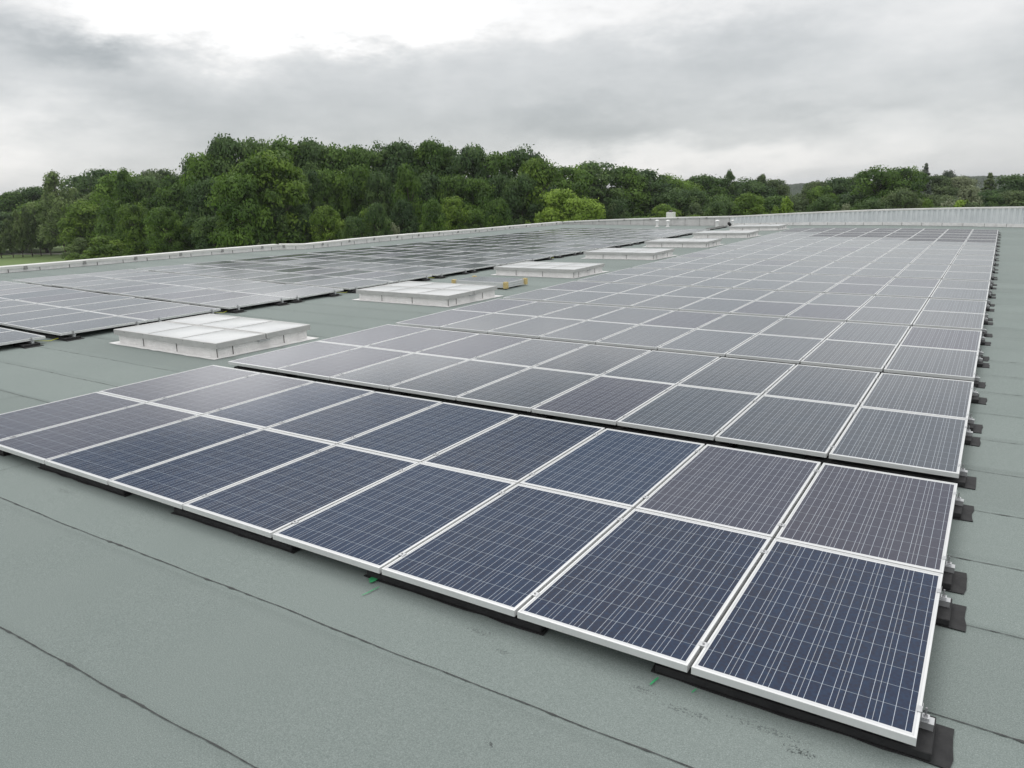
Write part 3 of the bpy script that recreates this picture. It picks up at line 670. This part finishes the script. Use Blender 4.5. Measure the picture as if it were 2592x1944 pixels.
for side in ('R', 'L'):
    k = 0
    for t, y0 in enumerate(ROWS):
        if side == 'L': y0 = ROWSL[t]
        for j, ro in enumerate(RAILOFF):
            k += 1; y = y0 + ro
            xr = 0.0 if side == 'R' else LX
            ex = xr + .045; xl = xr - 9 * PX - .03
            root = empty('mounting_rail', (ex, y, SZ(ex, y) - .08)); Lc = tuple(root.location)
            b = MB(); strip_box(b, xl, ex, y - .020, y + .020, -.0805, -.0415)
            strip_box(b, xl, ex + .001, y - .027, y + .027, -.0445, -.0410 - .0008)
            b.build('rail', M_RAIL, root, Lc)
            q = link(ECM, 'end_clamp', root); q.location = Vector((xr - .0005 - (.01 if side == 'R' else 0), y, SZ(xr, y))) - Vector(Lc)
            if side == 'R' and t < 3:
                for c in range(1, 9):
                    q = link(MCM, 'middle_clamp', root); xx = -c * PX - .000; q.location = Vector((xx, y, SZ(xx, y))) - Vector(Lc)
            sn = 'right' if side == 'R' else 'left'
            tag(root, 'aluminium rail with end clamp under the %s array, %s rail from the front' % (sn, ORD[k] if k < len(ORD) else 'last'), 'rail', 'rails under the %s array' % sn)
            # rubber pads
            yp = y - .035 if j != 1 else y - .02
            if side == 'R':
                pad(-1.24, .125, yp, 'black rubber pad at the right edge, under the %s rail of the right array' % ORD[k], 'black pads under the right array')
                if j == 0 and t <= 2:
                    for n_, (xa, xb) in enumerate(((-3.23, -1.87), (-5.26, -3.87), (-7.32, -5.91), (-9.05, -7.95))):
                        pad(xa, xb, yp, 'long black pad under the %s table front, %s from the right end' % (ORD[t + 1], ORD[n_ + 2]), 'black pads under the right array')
            else:
                pad(LX - 1.2, LX + .14, yp, 'black rubber pad by the skylights, under the %s rail of the left array' % ORD[k], 'black pads under the left array')
# yellow-green cables peeping out between the tables of the left array
for t in range(0, 7):
    y0 = ROWS[t] + 3.34; b = MB(); x = LX - .12
    pts = [(x - .6, y0 - .5, RF(x, y0) + .05), (x - .05, y0 - .05, RF(x, y0) + .045), (x + .02, y0 + .12, RF(x, y0) + .02), (x - .02, y0 + .28, RF(x, y0) + .035), (x - .4, y0 + .9, RF(x, y0) + .05)]
    b.tube(pts, .007, 6); o = b.build('earth_cable', M_YEL, loc=pts[2], smooth=True)
    tag(o, 'yellow-green cable in the %s gap between tables of the left array' % ORD[t + 1], 'cable', 'cables between the tables')
# green paint marks sprayed on the roof
def mark(pts, wd, label):
    b = MB(); vs = []
    for i, (x, y) in enumerate(pts):
        a = Vector(pts[min(i + 1, len(pts) - 1)]) - Vector(pts[max(i - 1, 0)]); a.normalize(); ww = wd * (.4 + .6 * math.sin((i + .5) / len(pts) * math.pi))
        vs += [(x - a.y * ww, y + a.x * ww, RF(x, y) + .010 + .0002 * i), (x + a.y * ww, y - a.x * ww, RF(x, y) + .010 + .0002 * i)]
    b.add(vs, [(2 * i, 2 * i + 1, 2 * i + 3, 2 * i + 2) for i in range(len(pts) - 1)])
    o = b.build('paint_mark', M_GREEN, loc=(pts[0][0], pts[0][1], RF(*pts[0]))); tag(o, label, 'paint mark', 'green paint marks')
mark([(-3.06, -.155), (-3.05, -.12), (-3.045, -.085), (-3.04, -.05), (-3.035, -.02)], .004, 'thin green sprayed line near the third black pad')
mark([(-1.185, -.075), (-1.18, -.045), (-1.175, -.02), (-1.17, 0)], .006, 'short green dash left of the nearest black pad')
mark([(-.985, -.03), (-.98, -.01), (-.975, .01)], .004, 'faint green dash beside the nearest black pad')
b = MB(); R = random.Random(3); n = 18
b.add([(-3.13 + .035 * math.cos(6.283 * k / n) * R.uniform(.5, 1.2), .035 + .05 * math.sin(6.283 * k / n) * R.uniform(.5, 1.1), RF(-3.1, 0) + .0135) for k in range(n)], [tuple(range(n))])
o = b.build('paint_mark', M_GREEN, loc=(-3.13, .035, RF(-3.1, 0))); tag(o, 'round green paint blob on the third black pad', 'paint mark', 'green paint marks')

# ------------------------------------------------------------------ skylights
SKYX0, SKYX1 = -12.62, -9.90
def make_skylight(yc):
    xc = (SKYX0 + SKYX1) / 2; W2, D2 = (SKYX1 - SKYX0) / 2, .965
    root = empty('skylight', (0, 0, 0))
    b = MB(); b.box(-W2 + .05, W2 - .05, -D2 + .05, D2 - .05, .002, .165); curb = b.build('curb', M_MEMW, root)
    # sheet joints and folds of the curb flashing
    R = random.Random(8)
    for k, x in enumerate((-W2 + .75, -W2 + 1.65, W2 - .06)):
        j = MB(); j.box(x, x + .012, -D2 + .044, -D2 + .052, .004, .165); j.build('joint', M_DARK, curb)
    for y in (-D2 + .33, -D2 + 1.36):
        j = MB(); j.box(W2 - .052, W2 - .044, y, y + .012, .004, .165); j.build('joint', M_DARK, curb)
    # flange lying on the roof with a torn outline
    b = MB(); ring = []; n = 22; f = .14
    def side_pts(a, c_): return [(a[0] + (c_[0] - a[0]) * k / n, a[1] + (c_[1] - a[1]) * k / n) for k in range(n)]
    cs = [(-W2 - f * .6, -D2 - f * .55), (W2 + f * .2, -D2 - f * .55), (W2 + f, D2 + f * .4), (-W2 - f * .6, D2 + f * .4)]
    for k in range(4): ring += [(x + R.uniform(-.012, .012), y + R.uniform(-.012, .012)) for x, y in side_pts(cs[k], cs[(k + 1) % 4])]
    m_ = len(ring); b.add([(x, y, .004) for x, y in ring] + [(x, y, .008) for x, y in ring], [(i, (i + 1) % m_, m_ + (i + 1) % m_, m_ + i) for i in range(m_)] + [tuple(range(m_, 2 * m_))])
    b.build('flange', M_MEMW, root)
    for h, (ya, yb) in enumerate(((-D2, -.013), (.013, D2))):
        lb = MB(); zt, zb, fwid = .240, .152, .040
        lb.box(-W2, W2, ya, ya + fwid, zb, zt); lb.box(-W2, W2, yb - fwid, yb, zb, zt)
        lb.box(-W2, -W2 + fwid, ya + fwid, yb - fwid, zb, zt); lb.box(W2 - fwid, W2, ya + fwid, yb - fwid, zb, zt)
        lid = lb.build('lid', M_LIDF, root, bevel=.003)
        px = np.linspace(-W2 + fwid, W2 - fwid, 4)
        for k in range(3):
            pb = MB(); xa, xb = px[k] + (.012 if k else .002), px[k + 1] - (.012 if k < 2 else .002); y1, y2 = ya + fwid + .001, yb - fwid - .001; n = 8; vs = []
            for jj in range(n + 1):
                for ii in range(n + 1):
                    s_, t_ = ii / n, jj / n; vs.append((xa + (xb - xa) * s_, y1 + (y2 - y1) * t_, zt - .004 + .016 * (16 * s_ * (1 - s_) * t_ * (1 - t_)) ** .6))
            pb.add(vs, [(jj * (n + 1) + ii, jj * (n + 1) + ii + 1, (jj + 1) * (n + 1) + ii + 1, (jj + 1) * (n + 1) + ii) for jj in range(n) for ii in range(n)])
            pb.build('pane', M_OPAL, lid, smooth=True)
            if k < 2:
                gb = MB(); gb.box(px[k + 1] - .011, px[k + 1] + .011, y1, y2, zt - .012, zt + .0015); gb.build('glazing_bar', M_LIDF, lid)
        if h == 0:
            for k in range(5):
                sb = MB(); xx = -W2 + .3 + k * .53; sb.box(xx, xx + .03, ya - .003, ya + .001, zt - .028, zt - .018); sb.build('rivet', M_CLIP, lid)
        else:
            sb = MB(); sb.box(W2 - .03, W2 + .03, -.16, .05, zb - .022, zb - .004); sb.build('latch', M_RAIL, lid)
    return root
proto = make_skylight(0)
YC = [4.94, 10.87, 16.75, 22.65, 28.3, 34.3, 40.2]
SKL = ['nearest and largest looking skylight, beside the gap between the arrays', 'second skylight from the front, partly hiding the loose panel stack', 'third skylight from the front, right behind the loose panel stack',
       'fourth skylight from the front in the line of roof lights', 'third skylight from the far wall in the line of roof lights', 'skylight second from the far wall with flat white panes', 'farthest skylight, low against the corrugated wall']
xc = (SKYX0 + SKYX1) / 2
for i, y in enumerate(YC):
    o = proto if i == 0 else copy_tree(proto)
    gx = (SZ(xc + 1, y) - SZ(xc - 1, y)) / 2; gy = (SZ(xc, y + .8) - SZ(xc, y - .8)) / 1.6
    o.location = (xc, y, RF(xc, y)); o.rotation_euler = (math.atan(gy), -math.atan(gx), 0)
    tag(o, SKL[i], 'skylight', 'skylights in a line between the arrays')

# ------------------------------------------------------------------ loose panel stack with cardboard corners
px0, px1, py0, py1 = -11.98, -10.36, 12.92, 13.86
zb = RF(-11, 13.4) + .035; NP = 3
root = empty('panel_stack', ((px0 + px1) / 2, (py0 + py1) / 2, zb)); Lr = tuple(root.location)
def slab(z0, z1, m, name):
    b = MB(); b.box(px0, px1, py0, py1, z0, z1); return b.build(name, m, root, Lr, bevel=.002)
for k in range(NP): slab(zb + .002 + k * .048, zb + .044 + k * .048, M_FRAME, 'module_frame')
me = bpy.data.meshes.new('top_glass'); zt = zb + .0455 + (NP - 1) * .048; q = [(px0 + .012, py0 + .012), (px1 - .012, py0 + .012), (px1 - .012, py1 - .012), (px0 + .012, py1 - .012)]
me.from_pydata([(x - Lr[0], y - Lr[1], zt - Lr[2]) for x, y in q], [], [(0, 1, 2, 3)]); uv = me.uv_layers.new(name='UVMap')
for i, (x, y) in enumerate(q): uv.data[i].uv = (y - (py0 + py1) / 2, x - (px0 + px1) / 2)
me.materials.append(M_GB); link(me, 'top_glass', root)
for k, (x, y) in enumerate(((px0, py0), (px1, py0), (px1, py1), (px0, py1))):
    b = MB(); b.box(x - .05, x + .05, y - .05, y + .05, zb - .008, zt + .012); b.build('cardboard_corner', M_CARD, root, Lr, bevel=.003)
tag(root, 'stack of loose solar panels with tan cardboard corners behind the second skylight', 'panel stack')
for k, yy in enumerate((13.1, 13.68)):
    b = MB(); b.box(px0 + .08, px1 - .08, yy - .04, yy + .04, RF(-11, yy) + .003, zb - .009); o = b.build('timber_batten', M_CARD, loc=(-11.1, yy, RF(-11, yy)))
    tag(o, 'timber batten under the %s side of the loose panel stack' % ('near' if k == 0 else 'far'), 'batten', 'battens under the panel stack')

# ------------------------------------------------------------------ parapets
def path_wall(name, pts, hts, thick, m, zoff=0.0):
    """pts base line, hts height above roof, thickness behind"""
    b = MB(); n = len(pts); vs = []
    for i, (x, y) in enumerate(pts):
        d = Vector(pts[min(i + 1, n - 1)]) - Vector(pts[max(i - 1, 0)]); d.normalize(); nx_, ny_ = -d.y, d.x
        z = RF(x, y); bx, by = x + nx_ * thick, y + ny_ * thick
        vs += [(x, y, z + .004 + zoff), (x, y, z + hts[i]), (bx, by, z + hts[i]), (bx, by, z - .6)]
    b.add(vs, [(4 * i + k, 4 * i + k + 1, 4 * i + 5 + k, 4 * i + 4 + k) for i in range(n - 1) for k in range(3)] + [(0, 1, 2, 3), tuple(4 * (n - 1) + k for k in (3, 2, 1, 0))])
    return b
def resample(pts, hts, step):
    out = []; oh = []
    for i in range(len(pts) - 1):
        a, c_ = Vector(pts[i]), Vector(pts[i + 1]); n = max(1, int((c_ - a).length / step))
        for k in range(n): out.append(tuple(a.lerp(c_, k / n))); oh.append(hts[i] + (hts[i + 1] - hts[i]) * k / n)
    out.append(tuple(pts[-1])); oh.append(hts[-1]); return out, oh
PP = [(-26.1, -7), (-25.98, 8.3), (-26.2, 12.0), (-26.55, 16.0), (-26.42, 19.7)]
P2 = [(-25.66, 20.5), (-26.1, 24.3), (-26.5, 29.0), (-26.95, 37.0), (-26.6, 45.9)]
PP = [p_ for p_ in PP][::-1]; P2 = P2[::-1]
def parapet(pts, hts, label, seed):
    pts, hts = resample(pts, hts, 1.0)
    root = empty('parapet', (pts[0][0], pts[0][1], RF(*pts[0]))); Lr = tuple(root.location)
    up = path_wall('u', pts, [h - .07 for h in hts], -.30, M_MEMW); up.build('upstand', M_MEMW, root, Lr)
    # coping: slightly overhanging metal cap
    b = MB(); n = len(pts); vs = []
    for i, (x, y) in enumerate(pts):
        d = Vector(pts[min(i + 1, n - 1)]) - Vector(pts[max(i - 1, 0)]); d.normalize(); nx_, ny_ = d.y, -d.x
        z = RF(x, y); ax, ay = x - nx_ * .025, y - ny_ * .025; bx, by = x + nx_ * .33, y + ny_ * .33
        vs += [(ax, ay, z + hts[i] - .085), (ax, ay, z + hts[i]), (bx, by, z + hts[i] + .012), (bx, by, z + hts[i] - .10)]
    b.add(vs, [(4 * i + k, 4 * i + (k + 1) % 4, 4 * i + 4 + (k + 1) % 4, 4 * i + 4 + k) for i in range(n - 1) for k in range(4)] + [(0, 1, 2, 3), tuple(4 * (n - 1) + k for k in (3, 2, 1, 0))])
    b.build('coping', M_CAP, root, Lr)
    R = random.Random(seed); L_ = 0; segs = []
    for i in range(n - 1):
        a, c_ = Vector(pts[i]), Vector(pts[i + 1]); segs.append((a, c_, L_, hts[i])); L_ += (c_ - a).length
    def at(s_):
        for a, c_, l0, h in segs:
            if l0 <= s_ <= l0 + (c_ - a).length: return a + (c_ - a).normalized() * (s_ - l0), (c_ - a).normalized(), h
        return segs[-1][1], (segs[-1][1] - segs[-1][0]).normalized(), segs[-1][3]
    def piece(s_, wd, z0, z1, off, name, m):
        p_, d, h = at(s_); nx_, ny_ = -d.y, d.x; b = MB(); z = RF(p_.x, p_.y); vs = []
        for zz in (z + z0, z + z1):
            for sx, sy_ in ((-1, 0), (1, 0), (1, 1), (-1, 1)): vs.append((p_.x + d.x * wd / 2 * sx + nx_ * (.004 + off * sy_), p_.y + d.y * wd / 2 * sx + ny_ * (.004 + off * sy_), zz))
        b.add(vs, [(0, 3, 2, 1), (4, 5, 6, 7), (0, 1, 5, 4), (1, 2, 6, 5), (2, 3, 7, 6), (3, 0, 4, 7)]); b.build(name, m, root, Lr)
    s_ = .4
    while s_ < L_ - .2:
        h = at(s_)[2]; piece(s_, .018, .006, h - .09, .006, 'joint', M_DARK); s_ += .98
    s_ = .9
    while s_ < L_ - .2:
        h = at(s_)[2]; piece(s_, .11, h - .13, h - .02, .035, 'clip', M_CLIP); s_ += 1.95
    tag(root, label, 'parapet', 'roof parapets')
parapet(PP, [.235, .21, .20, .19, .18], 'low pale parapet left of the kink, beside the left array and lawn', 1)
parapet(P2, [.185, .20, .25, .25, .22], 'long low pale parapet running from the kink to the far corner', 2)
parapet([(-25.66, 20.5), (-26.42, 19.7)], [.22, .235], 'short slanting piece of pale parapet at the kink', 3)

# far wall: flashing panels at its foot, corrugated sheet and coping rising to the right
WA, WB = Vector((-26.6, 45.9)), Vector((9.0, 43.75))
wd_ = (WB - WA).normalized(); wl = (WB - WA).length
def wpt(s_, off=0.0): return WA + wd_ * s_ + Vector((wd_.y, -wd_.x)) * off
def wh(s_): # height of the top above the roof
    x = wpt(s_).x; q = [(-26.6, .19), (-24, .30), (-22.3, .37), (-18, .52), (-13.1, .63), (-6, .85), (1.1, 1.03), (9.2, 1.28)]
    for (a, ha), (c_, hb) in zip(q, q[1:]):
        if a <= x <= c_: return ha + (hb - ha) * (x - a) / (c_ - a)
    return q[-1][1] if x > 0 else q[0][1]
root = empty('far_wall', (WA.x, WA.y, RF(WA.x, WA.y))); Lr = tuple(root.location)
S_COR = (-14.3 - WA.x) / wd_.x
n = 60; b = MB(); vs = []
for i in range(n + 1):
    s_ = wl * i / n; p_, q_ = wpt(s_), wpt(s_, -.32); z = RF(p_.x, p_.y); h = wh(s_)
    vs += [(p_.x, p_.y, z + .003), (p_.x, p_.y, z + h - .06), (q_.x, q_.y, z + h - .06), (q_.x, q_.y, -1.0)]
b.add(vs, [(4 * i + k, 4 * i + k + 1, 4 * i + 5 + k, 4 * i + 4 + k) for i in range(n) for k in range(3)]); b.build('upstand', M_MEMG, root, Lr)
b = MB(); vs = []
for i in range(n + 1):
    s_ = wl * i / n; p_, q_ = wpt(s_, .066), wpt(s_, -.36); z = RF(wpt(s_).x, wpt(s_).y); h = wh(s_)
    vs += [(p_.x, p_.y, z + h - .075), (p_.x, p_.y, z + h), (q_.x, q_.y, z + h + .01), (q_.x, q_.y, z + h - .1)]
b.add(vs, [(4 * i + k, 4 * i + (k + 1) % 4, 4 * i + 4 + (k + 1) % 4, 4 * i + 4 + k) for i in range(n) for k in range(4)]); b.build('coping', M_CAP, root, Lr)
# corrugated sheet
b = MB(); vs = []; s_ = S_COR; per = .25; ks = 0
while s_ < wl - .1:
    for ds, off in ((0, .008), (.09, .008), (.115, .058), (.225, .058)):
        q_ = wpt(s_ + ds, off); z = RF(q_.x, q_.y); h = wh(s_ + ds); vs += [(q_.x, q_.y, z + .175), (q_.x, q_.y, z + h - .07)]
    s_ += per
b.add(vs, [(2 * i, 2 * i + 1, 2 * i + 3, 2 * i + 2) for i in range(len(vs) // 2 - 1)]); b.build('corrugated_sheet', M_CORR, root, Lr)
# foot strip under the corrugation and joints
b = MB(); b2 = None; vs = []; m_ = 40
for i in range(m_ + 1):
    s_ = S_COR + (wl - S_COR) * i / m_
    for off, z0 in ((.012, .176), (.062, .172), (.068, .006)):
        q_ = wpt(s_, off); vs.append((q_.x, q_.y, RF(q_.x, q_.y) + z0))
b.add(vs, [(3 * i + k, 3 * i + k + 1, 3 * i + 4 + k, 3 * i + 3 + k) for i in range(m_) for k in range(2)]); b.build('foot_flashing', M_MEMW, root, Lr)
s_ = .5; 
while s_ < wl - .2:
    cor = s_ > S_COR; off = .069 if cor else .003; z1 = .17 if cor else wh(s_) - .08
    b = MB(); p0, p1 = wpt(s_, off), wpt(s_ + .022, off); q0, q1 = wpt(s_, off + .006), wpt(s_ + .022, off + .006); z = RF(p0.x, p0.y)
    b.add([(p0.x, p0.y, z + .008), (p1.x, p1.y, z + .008), (q1.x, q1.y, z + .008), (q0.x, q0.y, z + .008), (p0.x, p0.y, z + z1), (p1.x, p1.y, z + z1), (q1.x, q1.y, z + z1), (q0.x, q0.y, z + z1)],
          [(0, 3, 2, 1), (4, 5, 6, 7), (0, 1, 5, 4), (1, 2, 6, 5), (2, 3, 7, 6), (3, 0, 4, 7)]); b.build('joint', M_CLIP, root, Lr)
    s_ += .98
s_ = 1.0
while s_ < S_COR:
    b = MB(); p0, p1 = wpt(s_, .067), wpt(s_ + .10, .067); q0, q1 = wpt(s_, .09), wpt(s_ + .10, .09); z = RF(p0.x, p0.y) + wh(s_)
    b.add([(p0.x, p0.y, z - .09), (p1.x, p1.y, z - .09), (q1.x, q1.y, z - .09), (q0.x, q0.y, z - .09), (p0.x, p0.y, z - .02), (p1.x, p1.y, z - .02), (q1.x, q1.y, z - .02), (q0.x, q0.y, z - .02)],
          [(0, 3, 2, 1), (4, 5, 6, 7), (0, 1, 5, 4), (1, 2, 6, 5), (2, 3, 7, 6), (3, 0, 4, 7)]); b.build('clip', M_CLIP, root, Lr); s_ += 1.95
tag(root, 'far grey wall with corrugated sheet, rising from the corner towards the right', 'wall', 'roof parapets')

# small things by the far wall
def vent(x, y, h, r, label):
    z = RF(x, y); root = empty('roof_vent', (x, y, z)); L_ = (x, y, z)
    b = MB(); b.cyl((x, y, z + .003), r, h - .09, 14); b.build('pipe', M_WHITE, root, L_, smooth=False)
    b = MB(); b.cyl((x, y, z + h - .085), r * 1.75, .035, 16, r * 1.75); b.cyl((x, y, z + h - .05), r * 1.75, .05, 16, r * .5); b.build('cowl', M_WHITE, root, L_)
    b = MB(); b.cyl((x, y, z + .004), r * 2.1, .03, 14, r * 1.3); b.build('collar', M_MEMG, root, L_)
    tag(root, label, 'roof vent', 'mushroom vents by the far wall')
vent(-18.52, 43.6, .44, .075, 'left white mushroom vent before the far wall')
vent(-17.84, 43.7, .43, .075, 'middle white mushroom vent, just below the white chimney box')
vent(-14.72, 43.9, .43, .085, 'right white mushroom vent near the corrugated sheet')
x, y, _ = atdist(1700, 62); zb_ = zat(1700, 556, 62); zt_ = zat(1700, 537, 62)
root = empty('chimney_box', (x, y, zb_ - 1.6)); L_ = tuple(root.location)
b = MB(); b.box(x - .28, x + .28, y - .28, y + .28, zb_ - 1.6, zt_); b.build('housing', M_WHITE, root, L_, bevel=.01)
b = MB(); b.cyl((x - .02, y, zt_ + .002), .13, .10, 14); b.cyl((x - .02, y, zt_ + .10), .17, .05, 14, .08); b.build('flue', M_DARK, root, L_)
tag(root, 'white square chimney box with dark flue behind the far wall', 'chimney')
# cable tray that leaves the left array towards the wall
b = MB(); A_, B_ = Vector((-14.1, 40.3)), Vector((-14.15, 43.6)); 
root = empty('cable_tray', (A_.x, A_.y, RF(A_.x, A_.y))); L_ = tuple(root.location)
for nm, xa, xb, za, zb2, mm in (('tray', -.12, .12, .05, .065, M_CLIP), ('side_wall', -.125, -.121, .05, .12, M_CLIP), ('side_wall', .121, .125, .05, .12, M_CLIP)):
    b = MB(); b.box(A_.x + xa, A_.x + xb, A_.y, B_.y, RF(-14, 42) + za, RF(-14, 42) + zb2); b.build(nm, mm, root, L_)
for yy in (40.8, 42.0, 43.2):
    b = MB(); b.box(A_.x - .16, A_.x + .16, yy - .08, yy + .08, RF(-14, 42) + .004, RF(-14, 42) + .048); b.build('foot', M_PAD, root, L_)
tag(root, 'grey cable tray running from the left array to the far wall', 'cable tray')
x, y = -13.75, 43.3; z = RF(x, y); root = empty('pipe_outlet', (x, y, z)); L_ = (x, y, z)
b = MB(); b.tube([(x, y, z + .003), (x, y, z + .16), (x - .02, y - .05, z + .24), (x - .03, y - .17, z + .25)], .085, 12); b.build('black_elbow', M_PAD, root, L_, smooth=True)
b = MB(); b.cyl((x + .14, y + .05, z + .003), .07, .40, 12); b.cyl((x + .14, y + .05, z + .405), .11, .05, 12, .05); b.build('pipe', M_WHITE, root, L_)
tag(root, 'black elbow duct and pale pipe where the cable tray ends', 'duct')

# ------------------------------------------------------------------ thin damp air between the roof and the far woods
m = bpy.data.materials.new('thin_haze'); m.use_nodes = True; t = m.node_tree; t.nodes.remove(t.nodes['Principled BSDF'])
pv_ = t.nodes.new('ShaderNodeVolumePrincipled'); pv_.inputs['Density'].default_value = .00018; pv_.inputs['Color'].default_value = (.93, .96, 1, 1); pv_.inputs['Anisotropy'].default_value = .2
t.links.new(pv_.outputs[0], t.nodes['Material Output'].inputs['Volume'])
b = MB(); b.box(-3600, 3600, -1600, 4600, GZ - 1, 34.0); o = b.build('haze', m); tag(o, 'thin grey haze softening the far woods', kind='stuff')
